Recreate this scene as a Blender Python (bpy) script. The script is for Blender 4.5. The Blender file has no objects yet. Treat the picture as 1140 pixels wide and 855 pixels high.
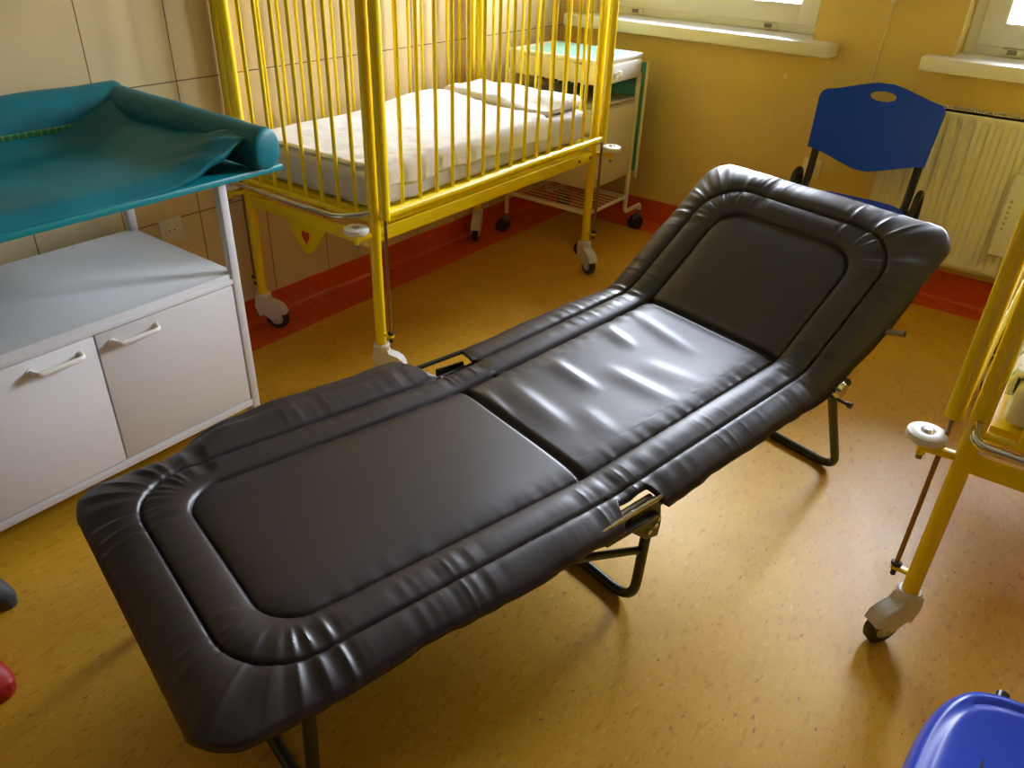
import bpy, bmesh, math, random
from mathutils import Vector, Matrix, noise
R = math.radians
scn = bpy.context.scene
COL = scn.collection
random.seed(4)

# ------------------------------------------------------------------ materials
def lin(c):
    return tuple(((v/255)/12.92 if v/255 <= .04045 else ((v/255+.055)/1.055)**2.4) for v in c)

def mat(name, rgb, rough=.5, metal=0., coat=0., spec=.5, sheen=0., bump=None, var=None, coat_rough=.1):
    """bump=(scale,strength,distance)  var=(scale, rgb2, low, high)"""
    m = bpy.data.materials.new(name); m.use_nodes = True
    nt = m.node_tree; b = nt.nodes['Principled BSDF']
    b.inputs['Base Color'].default_value = (*lin(rgb), 1)
    b.inputs['Roughness'].default_value = rough
    b.inputs['Metallic'].default_value = metal
    b.inputs['Coat Weight'].default_value = coat
    b.inputs['Coat Roughness'].default_value = coat_rough
    b.inputs['Specular IOR Level'].default_value = spec
    if sheen: b.inputs['Sheen Weight'].default_value = sheen
    tc = nt.nodes.new('ShaderNodeTexCoord')
    if bump:
        n = nt.nodes.new('ShaderNodeTexNoise'); n.inputs['Scale'].default_value = bump[0]
        n.inputs['Detail'].default_value = 4
        nt.links.new(tc.outputs['Object'], n.inputs['Vector'])
        bp = nt.nodes.new('ShaderNodeBump'); bp.inputs['Strength'].default_value = bump[1]
        bp.inputs['Distance'].default_value = bump[2]
        nt.links.new(n.outputs['Fac'], bp.inputs['Height'])
        nt.links.new(bp.outputs['Normal'], b.inputs['Normal'])
    if var:
        n = nt.nodes.new('ShaderNodeTexNoise'); n.inputs['Scale'].default_value = var[0]
        n.inputs['Detail'].default_value = 5
        nt.links.new(tc.outputs['Object'], n.inputs['Vector'])
        cr = nt.nodes.new('ShaderNodeValToRGB')
        cr.color_ramp.elements[0].position = var[2]; cr.color_ramp.elements[1].position = var[3]
        cr.color_ramp.elements[0].color = (*lin(rgb), 1); cr.color_ramp.elements[1].color = (*lin(var[1]), 1)
        nt.links.new(n.outputs['Fac'], cr.inputs['Fac'])
        nt.links.new(cr.outputs['Color'], b.inputs['Base Color'])
    return m

M = {}
M['leather'] = mat('brown_black_vinyl', (33, 24, 30), .41, spec=.6, bump=(420, .10, .001))
M['olive'] = mat('olive_black_enamel', (34, 36, 26), .35, spec=.5)
M['chrome'] = mat('chrome', (205, 203, 198), .16, metal=1)
M['steel'] = mat('dull_steel', (150, 142, 130), .32, metal=1)
M['rod'] = mat('brushed_rod', (140, 112, 100), .3, metal=1)
M['yellow'] = mat('yellow_enamel', (250, 220, 14), .28, coat=.3)
M['white_metal'] = mat('white_enamel', (226, 226, 230), .38)
M['cream_metal'] = mat('cream_enamel', (232, 224, 204), .35)
M['cream_panel'] = mat('cream_board', (226, 216, 188), .45)
M['white_plastic'] = mat('white_plastic', (236, 234, 228), .35)
M['grey_plastic'] = mat('light_grey_plastic', (198, 196, 186), .4)
M['pale_plastic'] = mat('caster_plastic', (226, 222, 210), .42)
M['rubber'] = mat('dark_rubber', (52, 50, 48), .55)
M['black_plastic'] = mat('black_plastic', (16, 16, 17), .32)
M['teal'] = mat('teal_vinyl', (2, 112, 126), .42, spec=.32, bump=(6, .2, .02), var=(7, (4, 100, 116), .4, .7))
M['teal_board'] = mat('teal_board', (6, 132, 142), .4)
M['aqua'] = mat('aqua_laminate', (150, 216, 196), .3)
M['teal_panel'] = mat('teal_green_panel', (48, 132, 118), .4)
M['grey_top'] = mat('grey_laminate', (164, 158, 140), .3)
M['linen'] = mat('white_linen', (236, 234, 236), .85, sheen=.1, bump=(60, .25, .004), spec=.2)
M['grey_linen'] = mat('grey_washed_linen', (212, 210, 214), .9, bump=(30, .5, .008), spec=.2)
M['sill'] = mat('sill_white', (238, 236, 228), .3)
M['frame'] = mat('window_white', (236, 237, 238), .3)
M['gasket'] = mat('gasket_grey', (120, 122, 124), .5)
M['radiator'] = mat('radiator_white', (232, 226, 204), .4)
M['dark'] = mat('painted_gap_shade', (30, 27, 22), .7)  # near-black painted in for the shade inside vent slots and pin holes
M['blue'] = mat('blue_plastic', (2, 66, 214), .33, bump=(500, .08, .0006))
M['red'] = mat('red_heart_enamel', (216, 50, 20), .4)
M['redshoe'] = mat('red_rubber', (190, 30, 30), .45)
M['greyshoe'] = mat('dark_grey_rubber', (70, 72, 76), .5)
M['cord'] = mat('cord_white', (225, 218, 196), .5)
M['wall'] = mat('ochre_paint', (224, 196, 118), .42, bump=(90, .08, .002), var=(2.2, (217, 188, 110), .35, .7))
M['wall_dim'] = mat('bounce_cut_brown', (84, 68, 46), .6)  # unseen right and back walls, darkened to cut bounce light on the foreground
M['ceil'] = mat('ceiling_paint', (186, 180, 168), .8)
M['skirt'] = mat('red_linoleum', (216, 84, 26), .38, var=(26, (204, 72, 20), .45, .7))

def floor_mat():
    m = bpy.data.materials.new('ochre_linoleum'); m.use_nodes = True
    nt = m.node_tree; N = nt.nodes; L = nt.links; b = N['Principled BSDF']
    tc = N.new('ShaderNodeTexCoord')
    def noise_(scale, detail, rough=.6, st=None):
        n = N.new('ShaderNodeTexNoise'); n.inputs['Scale'].default_value = scale
        n.inputs['Detail'].default_value = detail; n.inputs['Roughness'].default_value = rough
        if st:
            mp = N.new('ShaderNodeMapping'); mp.inputs['Scale'].default_value = st
            mp.inputs['Rotation'].default_value = (0, 0, R(20))
            L.new(tc.outputs['Object'], mp.inputs['Vector']); L.new(mp.outputs['Vector'], n.inputs['Vector'])
        else: L.new(tc.outputs['Object'], n.inputs['Vector'])
        return n
    def ramp(src, p0, c0, p1, c1):
        r = N.new('ShaderNodeValToRGB'); e = r.color_ramp.elements
        e[0].position, e[1].position = p0, p1; e[0].color, e[1].color = (*c0, 1), (*c1, 1)
        L.new(src.outputs['Fac'], r.inputs['Fac']); return r
    def mix(a, c2, fac, mode='MIX'):
        x = N.new('ShaderNodeMix'); x.data_type = 'RGBA'; x.blend_type = mode
        L.new(a, x.inputs[6])
        x.inputs[7].default_value = (*c2, 1)
        L.new(fac, x.inputs[0]); return x.outputs[2]
    base = ramp(noise_(5, 7, .7), .3, lin((206, 154, 32)), .7, lin((218, 168, 48)))
    c = base.outputs['Color']
    g1 = ramp(noise_(70, 4, .6, (1, .35, 1)), .56, (0, 0, 0), .70, (1, 1, 1))
    c = mix(c, lin((192, 136, 32)), g1.outputs['Color'])
    g2 = ramp(noise_(90, 3, .6, (1, .4, 1)), .60, (0, 0, 0), .74, (1, 1, 1))
    c = mix(c, lin((226, 184, 84)), g2.outputs['Color'])
    g3 = ramp(noise_(120, 2, .5, (1, .4, 1)), .66, (0, 0, 0), .74, (1, 1, 1))
    c = mix(c, lin((156, 102, 30)), g3.outputs['Color'])
    L.new(c, b.inputs['Base Color'])
    rr = N.new('ShaderNodeMapRange'); rn = noise_(9, 4)
    rr.inputs['To Min'].default_value = .36; rr.inputs['To Max'].default_value = .5
    L.new(rn.outputs['Fac'], rr.inputs['Value']); L.new(rr.outputs['Result'], b.inputs['Roughness'])
    b.inputs['Specular IOR Level'].default_value = .38
    bn = noise_(160, 3); bp = N.new('ShaderNodeBump'); bp.inputs['Strength'].default_value = .08
    bp.inputs['Distance'].default_value = .002
    L.new(bn.outputs['Fac'], bp.inputs['Height']); L.new(bp.outputs['Normal'], b.inputs['Normal'])
    return m

def tile_mat():
    m = bpy.data.materials.new('beige_wall_tiles'); m.use_nodes = True
    nt = m.node_tree; N = nt.nodes; L = nt.links; b = N['Principled BSDF']
    tc = N.new('ShaderNodeTexCoord'); sx = N.new('ShaderNodeSeparateXYZ'); cx = N.new('ShaderNodeCombineXYZ')
    L.new(tc.outputs['Object'], sx.inputs[0])
    def off(sock, d, out):
        a = N.new('ShaderNodeMath'); a.operation = 'ADD'; a.inputs[1].default_value = d
        L.new(sock, a.inputs[0]); L.new(a.outputs[0], cx.inputs[out])
    off(sx.outputs['Y'], -.945 + .276*10, 0); off(sx.outputs['Z'], -.06 + .435*2, 1)
    br = N.new('ShaderNodeTexBrick'); br.offset = 0; br.squash = 1
    br.inputs['Scale'].default_value = 1; br.inputs['Brick Width'].default_value = .276
    br.inputs['Row Height'].default_value = .435; br.inputs['Mortar Size'].default_value = .0022
    br.inputs['Mortar Smooth'].default_value = .2; br.inputs['Bias'].default_value = 0
    br.inputs['Color1'].default_value = (*lin((228, 206, 160)), 1)
    br.inputs['Color2'].default_value = (*lin((222, 199, 152)), 1)
    br.inputs['Mortar'].default_value = (*lin((130, 96, 66)), 1)
    L.new(cx.outputs[0], br.inputs['Vector'])
    n = N.new('ShaderNodeTexNoise'); n.inputs['Scale'].default_value = 5; n.inputs['Detail'].default_value = 6
    L.new(tc.outputs['Object'], n.inputs['Vector'])
    mr = N.new('ShaderNodeMapRange'); mr.inputs['To Min'].default_value = .88; mr.inputs['To Max'].default_value = 1.08
    L.new(n.outputs['Fac'], mr.inputs['Value'])
    mx = N.new('ShaderNodeMix'); mx.data_type = 'RGBA'; mx.blend_type = 'MULTIPLY'; mx.inputs[0].default_value = 1
    L.new(br.outputs['Color'], mx.inputs[6]); L.new(mr.outputs['Result'], mx.inputs[7])
    L.new(mx.outputs[2], b.inputs['Base Color'])
    b.inputs['Roughness'].default_value = .3
    bp = N.new('ShaderNodeBump'); bp.invert = True; bp.inputs['Strength'].default_value = .4; bp.inputs['Distance'].default_value = .002
    L.new(br.outputs['Fac'], bp.inputs['Height']); L.new(bp.outputs['Normal'], b.inputs['Normal'])
    return m

def print_mat():
    """white sheet printed with loose green and yellow leaves"""
    m = bpy.data.materials.new('leaf_print_linen'); m.use_nodes = True
    nt = m.node_tree; N = nt.nodes; L = nt.links; b = N['Principled BSDF']
    tc = N.new('ShaderNodeTexCoord')
    mp = N.new('ShaderNodeMapping'); mp.inputs['Scale'].default_value = (1, 2.4, 1)
    mp.inputs['Rotation'].default_value = (0, 0, R(35))
    L.new(tc.outputs['Object'], mp.inputs['Vector'])
    v = N.new('ShaderNodeTexVoronoi'); v.inputs['Scale'].default_value = 11
    L.new(mp.outputs['Vector'], v.inputs['Vector'])
    r = N.new('ShaderNodeValToRGB'); e = r.color_ramp.elements
    e[0].position = .24; e[0].color = (1, 1, 1, 1); e[1].position = .32; e[1].color = (0, 0, 0, 1)
    L.new(v.outputs['Distance'], r.inputs['Fac'])
    mx = N.new('ShaderNodeMix'); mx.data_type = 'RGBA'
    mx.inputs[6].default_value = (*lin((234, 232, 226)), 1); mx.inputs[7].default_value = (*lin((120, 150, 92)), 1)
    L.new(r.outputs['Color'], mx.inputs[0]); L.new(mx.outputs[2], b.inputs['Base Color'])
    b.inputs['Roughness'].default_value = .9
    return m

M['floor'] = floor_mat(); M['tile'] = tile_mat(); M['print'] = print_mat()

def glass_mat():
    m = bpy.data.materials.new('window_glass'); m.use_nodes = True
    nt = m.node_tree; N = nt.nodes; L = nt.links; N.clear()
    o = N.new('ShaderNodeOutputMaterial'); t = N.new('ShaderNodeBsdfTransparent'); g = N.new('ShaderNodeBsdfGlossy')
    g.inputs['Roughness'].default_value = .02; fr = N.new('ShaderNodeFresnel'); fr.inputs['IOR'].default_value = 1.45
    mx = N.new('ShaderNodeMixShader'); t.inputs['Color'].default_value = (.95, .97, .97, 1)
    L.new(fr.outputs[0], mx.inputs[0]); L.new(t.outputs[0], mx.inputs[1]); L.new(g.outputs[0], mx.inputs[2])
    L.new(mx.outputs[0], o.inputs[0]); return m
M['glass'] = glass_mat()

# ------------------------------------------------------------------ mesh helpers
ORG = {}
class MB:
    """collects shapes (world coordinates) into one mesh object"""
    def __init__(s): s.v = []; s.f = []; s.sm = []
    def add(s, vs, fs, smooth=False):
        o = len(s.v); s.v += [tuple(v) for v in vs]; s.f += [tuple(i+o for i in f) for f in fs]; s.sm += [smooth]*len(fs); return s
    def _bm(s, bm, smooth):
        bm.verts.index_update(); s.add([v.co[:] for v in bm.verts], [[v.index for v in f.verts] for f in bm.faces], smooth); bm.free(); return s
    def box(s, x, y, z, bev=0., mtx=None, seg=2):
        bm = bmesh.new(); bmesh.ops.create_cube(bm, size=1)
        for v in bm.verts: v.co = Vector(((x[0]+x[1])/2+v.co.x*(x[1]-x[0]), (y[0]+y[1])/2+v.co.y*(y[1]-y[0]), (z[0]+z[1])/2+v.co.z*(z[1]-z[0])))
        if bev: bmesh.ops.bevel(bm, geom=bm.edges[:], offset=bev, segments=seg, profile=.5, affect='EDGES')
        if mtx: bm.transform(mtx)
        return s._bm(bm, False)
    def cyl(s, a, b, r, n=20, r2=None, bev=0.):
        a, b = Vector(a), Vector(b); d = b-a; L = d.length; r2 = r if r2 is None else r2
        bm = bmesh.new(); bmesh.ops.create_cone(bm, cap_ends=True, segments=n, radius1=r, radius2=r2, depth=L)
        if bev:
            es = [e for e in bm.edges if abs(e.verts[0].co.z-e.verts[1].co.z) < 1e-6]
            bmesh.ops.bevel(bm, geom=es, offset=bev, segments=3, profile=.5, affect='EDGES')
        bm.transform(Matrix.Translation((a+b)/2) @ d.to_track_quat('Z', 'Y').to_matrix().to_4x4())
        return s._bm(bm, True)
    def ell(s, c, r, mtx=None, n=20):
        bm = bmesh.new(); bmesh.ops.create_uvsphere(bm, u_segments=n, v_segments=n//2, radius=1)
        bm.transform(Matrix.Translation(c) @ (mtx or Matrix.Identity(4)) @ Matrix.Diagonal((*r, 1)))
        return s._bm(bm, True)
    def tube(s, pts, r, fil=0., closed=False, n=12, flat=None):
        """round tube along pts, corners filleted; flat=(ra, rb, up) gives an oval section"""
        P = [Vector(p) for p in pts]; Q = []
        m = len(P)
        for i, p in enumerate(P):
            if not closed and i in (0, m-1) or fil <= 0: Q.append(p); continue
            a, c = P[i-1], P[(i+1) % m]; da, dc = (a-p), (c-p)
            f = min(fil, da.length*.49, dc.length*.49); A = p+da.normalized()*f; B = p+dc.normalized()*f
            for k in range(7):
                t = k/6; Q.append((1-t)**2*A+2*t*(1-t)*p+t*t*B)
        K = len(Q); T = []
        for i in range(K):
            if closed: t = Q[(i+1) % K]-Q[i-1]
            else: t = Q[min(i+1, K-1)]-Q[max(i-1, 0)]
            T.append(t.normalized())
        up = Vector(flat[2]) if flat else (Vector((0, 0, 1)) if abs(T[0].z) < .9 else Vector((1, 0, 0)))
        nrm = (up - T[0]*up.dot(T[0])).normalized(); vs = []; fs = []
        for i in range(K):
            if i:
                if flat: nrm = (up - T[i]*up.dot(T[i])).normalized()
                else: nrm = (nrm - T[i]*nrm.dot(T[i])).normalized()
            bn = T[i].cross(nrm); ra, rb = (flat[0], flat[1]) if flat else (r, r)
            for j in range(n):
                a = 2*math.pi*j/n; vs.append(Q[i]+nrm*math.cos(a)*ra+bn*math.sin(a)*rb)
        for i in range(K if closed else K-1):
            for j in range(n):
                i2 = (i+1) % K; fs.append((i*n+j, i*n+(j+1) % n, i2*n+(j+1) % n, i2*n+j))
        if not closed: fs += [tuple(range(n))[::-1], tuple((K-1)*n+j for j in range(n))]
        return s.add(vs, fs, True)
    def prism(s, poly, depth, mtx, bev=0.):
        """poly in local xy, extruded -depth/2..depth/2 along z, then mtx"""
        bm = bmesh.new(); vs = [bm.verts.new((p[0], p[1], -depth/2)) for p in poly]; f = bm.faces.new(vs)
        r = bmesh.ops.extrude_face_region(bm, geom=[f]); bmesh.ops.translate(bm, verts=[g for g in r['geom'] if isinstance(g, bmesh.types.BMVert)], vec=(0, 0, depth))
        bmesh.ops.recalc_face_normals(bm, faces=bm.faces)
        if bev:
            es = [e for e in bm.edges if abs(e.verts[0].co.z-e.verts[1].co.z) < 1e-6]
            bmesh.ops.bevel(bm, geom=es, offset=bev, segments=3, profile=.5, affect='EDGES')
        bm.transform(mtx); return s._bm(bm, False)
    def lathe(s, prof, c, axis=(0, 0, 1), n=28):
        q = Vector(axis).to_track_quat('Z', 'Y').to_matrix(); vs = []; fs = []; K = len(prof)
        for r_, z in prof:
            for j in range(n):
                a = 2*math.pi*j/n; vs.append(Vector(c)+q @ Vector((r_*math.cos(a), r_*math.sin(a), z)))
        for i in range(K-1):
            for j in range(n): fs.append((i*n+j, i*n+(j+1) % n, (i+1)*n+(j+1) % n, (i+1)*n+j))
        fs += [tuple(range(n))[::-1], tuple((K-1)*n+j for j in range(n))]
        return s.add(vs, fs, True)
    def build(s, name, material, parent=None, flatshade=False, fixn=True):
        me = bpy.data.meshes.new(name); o = bpy.data.objects.new(name, me); COL.objects.link(o)
        off = ORG.get(parent.name, Vector()) if parent else Vector()
        me.from_pydata([Vector(v)-off for v in s.v], [], s.f)
        if fixn:
            bm = bmesh.new(); bm.from_mesh(me); bmesh.ops.recalc_face_normals(bm, faces=bm.faces); bm.to_mesh(me); bm.free()
        me.polygons.foreach_set('use_smooth', [False if flatshade else True]*len(me.polygons))
        if not flatshade:
            me.polygons.foreach_set('use_smooth', [True]*len(me.polygons))
            me.set_sharp_from_angle(angle=R(40))
        me.materials.append(material)
        if parent: o.parent = parent
        ORG[o.name] = off
        return o

def thing(name, label, cat, loc, group=None, rz=0.):
    o = bpy.data.objects.new(name, None); COL.objects.link(o); o.location = loc; o.empty_display_size = .1
    o.rotation_euler = (0, 0, rz)
    o['label'] = label; o['category'] = cat
    if group: o['group'] = group
    ORG[o.name] = Vector(loc); return o
def tag(o, label, cat, group=None):
    o['label'] = label; o['category'] = cat
    if group: o['group'] = group
    return o
def struct(o): o['kind'] = 'structure'; return o
def part_label(o, l): o['label'] = l; return o

# ------------------------------------------------------------------ room shell
XL, YW, XR, YB, ZC = -2.46, 3.75, 3.4, -3.6, 2.95
m = MB(); m.box((XL-.1, XR+.1), (YB-.1, YW+.3), (-.12, 0)); struct(m.build('floor', M['floor']))
m = MB(); m.box((XL-.1, XR+.1), (YB-.1, YW+.3), (ZC, ZC+.12)); struct(m.build('ceiling', M['ceil']))
m = MB(); m.box((XL-.15, XL), (YB-.1, YW+.3), (0, ZC)); struct(m.build('wall_left', M['tile']))
m = MB(); m.box((XR, XR+.15), (YB-.1, YW+.3), (0, ZC)); struct(m.build('wall_right', M['wall_dim']))
m = MB(); m.box((XL, XR), (YB-.1, YB), (0, ZC)); struct(m.build('wall_back', M['wall_dim']))
# window wall with two known openings and an unseen extra one
SZ, TZ = .995, 2.2
OPEN = [(-2.3, -1.163), (-.596, .60), (1.2, 2.3)]  # last opening is out of view, added to brighten the right floor
m = MB(); x0 = XL
for a, b in OPEN:
    m.box((x0, a), (YW, YW+.3), (0, ZC)); m.box((a, b), (YW, YW+.3), (0, SZ-.055)); m.box((a, b), (YW, YW+.3), (TZ, ZC)); x0 = b
m.box((x0, XR), (YW, YW+.3), (0, ZC)); struct(m.build('wall_front', M['wall'], flatshade=True))
YF = 3.90
def window(n, a, b):
    root = bpy.data.objects.new('window_%d' % n, None); COL.objects.link(root); root.location = (a, YF, SZ); root['kind'] = 'structure'
    ORG[root.name] = Vector((a, YF, SZ))
    e = .004
    fr = MB()
    fw = .055
    fr.box((a, a+fw), (YF, YF+.08), (SZ, TZ), e); fr.box((b-fw, b), (YF, YF+.08), (SZ, TZ), e)
    fr.box((a+fw-.002, b-fw+.002), (YF, YF+.08), (SZ, SZ+.045), e); fr.box((a+fw-.002, b-fw+.002), (YF, YF+.08), (TZ-.05, TZ), e)
    mid = (a+b)/2
    o = fr.build('window_frame', M['frame'], root)
    for k, (s0, s1) in enumerate([(a+fw-.012, b-fw+.012)]):
        sa = MB(); w = .086; z0, z1 = SZ+.036, TZ-.04
        sa.box((s0, s0+w), (YF-.018, YF+.05), (z0, z1), .006); sa.box((s1-w, s1), (YF-.018, YF+.05), (z0, z1), .006)
        sa.box((s0+w-.004, s1-w+.004), (YF-.018, YF+.05), (z0, z0+w), .006); sa.box((s0+w-.004, s1-w+.004), (YF-.018, YF+.05), (z1-w, z1), .006)
        so = sa.build('sash', M['frame'], root)
        g = MB(); g.box((s0+w-.01, s1-w+.01), (YF+.012, YF+.018), (z0+w-.01, z1-w+.01)); g.build('pane', M['glass'], so)
        g = MB(); t = .006
        X0, X1, Z0, Z1 = s0+w-t/2, s1-w+t/2, z0+w-t/2, z1-w+t/2
        g.tube([(X0, YF-.012, Z0), (X1, YF-.012, Z0), (X1, YF-.012, Z1), (X0, YF-.012, Z1)], .003, closed=True, n=6)
        g.build('gasket', M['gasket'], so)
    for cx in (a+.18, b-.26):
        c = MB(); c.box((cx-.035, cx+.035), (YF-.02, YF+.002), (SZ+.008, SZ+.032), .004); h = c.build('drain_cover', M['white_plastic'], o)
        c = MB(); c.box((cx-.018, cx+.018), (YF-.023, YF-.019), (SZ+.012, SZ+.029), .002); c.build('drain_slot', M['gasket'], o)
    # sill board with rounded nose
    s = MB(); l, r = a-.10, b+.115
    if n == 1: l = a-.10
    s.box((l, r), (3.645, YW+.002), (SZ-.055, SZ), .008); s.box((a-.001, b+.001), (YW-.01, YF+.02), (SZ-.055, SZ), .0)
    s.build('window_sill', M['sill'], root)
    # portal that guides daylight through the opening
    ld = bpy.data.lights.new('daylight_portal', 'AREA'); ld.shape = 'RECTANGLE'; ld.size = b-a; ld.size_y = TZ-SZ
    ld.cycles.is_portal = True
    lo = bpy.data.objects.new('daylight_portal', ld); COL.objects.link(lo); lo.location = ((a+b)/2, YF+.12, (SZ+TZ)/2)
    lo.rotation_euler = (R(-90), 0, 0)
for i, (a, b) in enumerate(OPEN): window(i+1, a, b)

# red linoleum border on the floor and coved skirting
BW_L, BW_W = .184, .118
m = MB(); m.box((XL, XL+BW_L), (YB, YW), (.0, .0016)); m.box((XL+BW_L, XR), (YW-BW_W, YW), (.0, .0016)); m.box((XR-.12, XR), (YB, YW-BW_W), (0, .0016)); m.box((XL+BW_L, XR-.12), (YB, YB+.12), (0, .0016))
struct(m.build('trim_1', M['skirt'], flatshade=True))
def cove(p0, p1, inward, name, ht=.102):
    # skirting with a coved foot; profile runs from the floor up the wall
    p0, p1, inw = Vector(p0), Vector(p1), Vector(inward); prof = []
    for k in range(7):
        a = k/6*math.pi/2; prof.append((.022-.020*math.sin(a)+.0, .0016+.020*(1-math.cos(a))))
    prof += [(.002, ht-.002), (.0, ht), (-.002, .0)]
    vs = []; n = len(prof)
    for p in (p0, p1):
        for d, z in prof: vs.append(p+inw*d+Vector((0, 0, z)))
    fs = [(i, i+1, n+i+1, n+i) for i in range(n-1)] + [tuple(range(n)), tuple(range(n, 2*n))[::-1]]
    s = MB(); s.add(vs, fs, True); return struct(s.build(name, M['skirt']))
cove((XL, YB, 0), (XL, YW, 0), (1, 0, 0), 'baseboard_left')
m = cove((XL, YW, 0), (XR, YW, 0), (0, -1, 0), 'baseboard_front', .132)
cove((XR, YB, 0), (XR, YW, 0), (-1, 0, 0), 'baseboard_right')
cove((XL, YB, 0), (XR, YB, 0), (0, 1, 0), 'baseboard_back')
# weld seams between the skirting and the floor border
s = MB(); s.tube([(XL+.026, YB+.1, .0025), (XL+.026, YW-.05, .0025)], .0022, n=6); struct(s.build('trim_2', mat('weld_seam', (206, 92, 60), .4)))

# ------------------------------------------------------------------ folding bed
TH = .247; H1 = Vector((-.89, 1.268, .38)); W_IN = .2255
LF, LM, LHD = .722, .69, .381
U = Vector((math.sin(TH), math.cos(TH), 0)); V = Vector((math.cos(TH), -math.sin(TH), 0)); K = Vector((0, 0, 1))
S0, S1 = -.905, 1.252
def smooth(a, b, x):
    t = max(0, min(1, (x-a)/(b-a))); return t*t*(3-2*t)
def slope(s): return -.01 + (.098+.01)*smooth(-.03, .03, s) + (.648-.098)*smooth(LM-.05, LM+.05, s)
# centreline by integration from the first hinge
DS = .002; CL = {}
def integrate():
    p = Vector((0, 0)); n = int((S1+.1)/DS)
    CL[0] = (0., 0.)
    for i in range(1, n+1):
        a = slope((i-.5)*DS); p = p+Vector((math.cos(a), math.sin(a)))*DS; CL[i] = (p.x, p.y)
    p = Vector((0, 0))
    for i in range(1, int((-S0+.1)/DS)+1):
        a = slope(-(i-.5)*DS); p = p-Vector((math.cos(a), math.sin(a)))*DS; CL[-i] = (p.x, p.y)
integrate()
def frame_at(s):
    i = math.floor(s/DS); f = s/DS-i; a, b = CL[i], CL[i+1]
    x = a[0]*(1-f)+b[0]*f; z = a[1]*(1-f)+b[1]*f; al = slope(s)
    return H1+U*x+K*z, U*math.cos(al)+K*math.sin(al), K*math.cos(al)-U*math.sin(al)
def bedpt(s, t, n=0.):
    P, T_, N_ = frame_at(s); return P+V*t+N_*n
def sdrr(s, t, c, hs, ht, r):
    qx, qy = abs(s-c)-(hs-r), abs(t)-(ht-r)
    return math.hypot(max(qx, 0), max(qy, 0))+min(max(qx, qy), 0)-r
def nz(x, y, z=0.): return noise.noise(Vector((x, y, z)))
FOLDS = [(.255, -.19, .253, .04, .007, .016), (.345, -.07, .357, .215, .006, .018), (.10, -.19, .085, .13, .008, .022), (.485, -.21, .463, -.05, .006, .014),
         (.60, -.22, .555, .10, .005, .014), (.03, -.20, .01, -.02, .005, .012), (.17, .02, .15, .2, .004, .02), (.43, -.02, .46, .19, .004, .022)]
def pad_h(s, t):
    d1 = sdrr(s, t, .1745, .8965, W_IN, .085)
    d2 = sdrr(s, t, .172, .98, .310, .13)
    hw = .402 if t < 0 else .384+.018*smooth(.6, 1.0, s)
    d3 = sdrr(s, t, (S0+S1)/2, (S1-S0)/2, hw, .08)
    # nearest direction index on the middle stitch line: ripples run across the border
    cs, ct = .98-.13, .310-.13
    qs = .172+max(-cs, min(cs, s-.172)); qt = max(-ct, min(ct, t))
    dv = Vector((s-qs, t-qt)); L = dv.length
    if L < 1e-5: pu, pv = qs, qt
    else: pu, pv = qs+dv.x/L*.13, qt+dv.y/L*.13
    corner = smooth(.02, .11, abs(s-.172)-cs+.11) * smooth(.02, .11, abs(t)-ct+.11)
    near_h = math.exp(-((s-.04)/.09)**2) + .8*math.exp(-((s-LM)/.12)**2)
    fade = smooth(.05, .11, L)
    amp = .12 + 1.5*corner + .9*near_h + 1.3*max(0, nz(pu*4, pv*4, 7))
    rip = nz(pu*27, pv*27, 1.3) + .3*nz(pu*60, pv*60, 4.1)
    rip = (.35-1.7*abs(rip)+.6*nz(pu*13, pv*13, 6))*fade
    if d1 < 0:
        h = .014*(1-math.exp(d1/.025))-.005*math.exp(-(d1/.004)**2)
        if 0 < s < LM:
            h -= .010*math.sin(math.pi*s/LM)*(1-(t/W_IN)**2)
            for a0, b0, a1, b1, am, wd in FOLDS:
                ax, ay = a1-a0, b1-b0; L2 = ax*ax+ay*ay
                u = ((s-a0)*ax+(t-b0)*ay)/L2; uu = max(0, min(1, u))
                dx, dy = s-(a0+uu*ax), t-(b0+uu*ay)
                side = 1 if (dx*ay-dy*ax) > 0 else -1
                dd = math.hypot(dx, dy)
                w = wd*(1.1 if side > 0 else 1.9)
                h += .62*am*math.exp(-(dd/w)**2)*smooth(-.05, .35, uu)*(1-smooth(.55, 1.0, uu))
            g = math.exp(d1/.022)
            h += .0045*g*nz(pu*40, pv*40, 2.2)
        else:
            h += .0012*nz(s*6, t*6, 3)
            h += .002*math.exp(d1/.02)*nz(pu*40, pv*40, 2.2)
        for c in (0, LM):
            h -= .016*math.exp(-((s-c)/.009)**2)
        return h
    if d2 < 0:
        x = d1/(d1-d2); w = .013*math.sin(math.pi*x)**.5-.005*(math.exp(-(d1/.004)**2)+math.exp(-(d2/.004)**2))
        return w + rip*amp*.0046*math.sin(math.pi*x)**.6
    x = min(1, d2/(d2-d3)) if d3 < 0 else 1
    far = 1 if t < 0 else 0
    foot_far = far*smooth(-.72, -.55, s)*(1-smooth(-.05, .0, s))
    mid_far = far*smooth(.06, .12, s)*(1-smooth(.5, .7, s))
    w = .010*math.sin(math.pi*min(1, x)**.6)**.6 -.005*math.exp(-(d2/.004)**2) - (.026*(1-foot_far*.9-mid_far*.6))*x**2.2 + .02*x*foot_far
    big = nz(pu*11, pv*11, 9.)*.005*x
    return w + rip*amp*.0048*math.sin(math.pi*min(1, x*.8+.1)) + big
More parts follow.
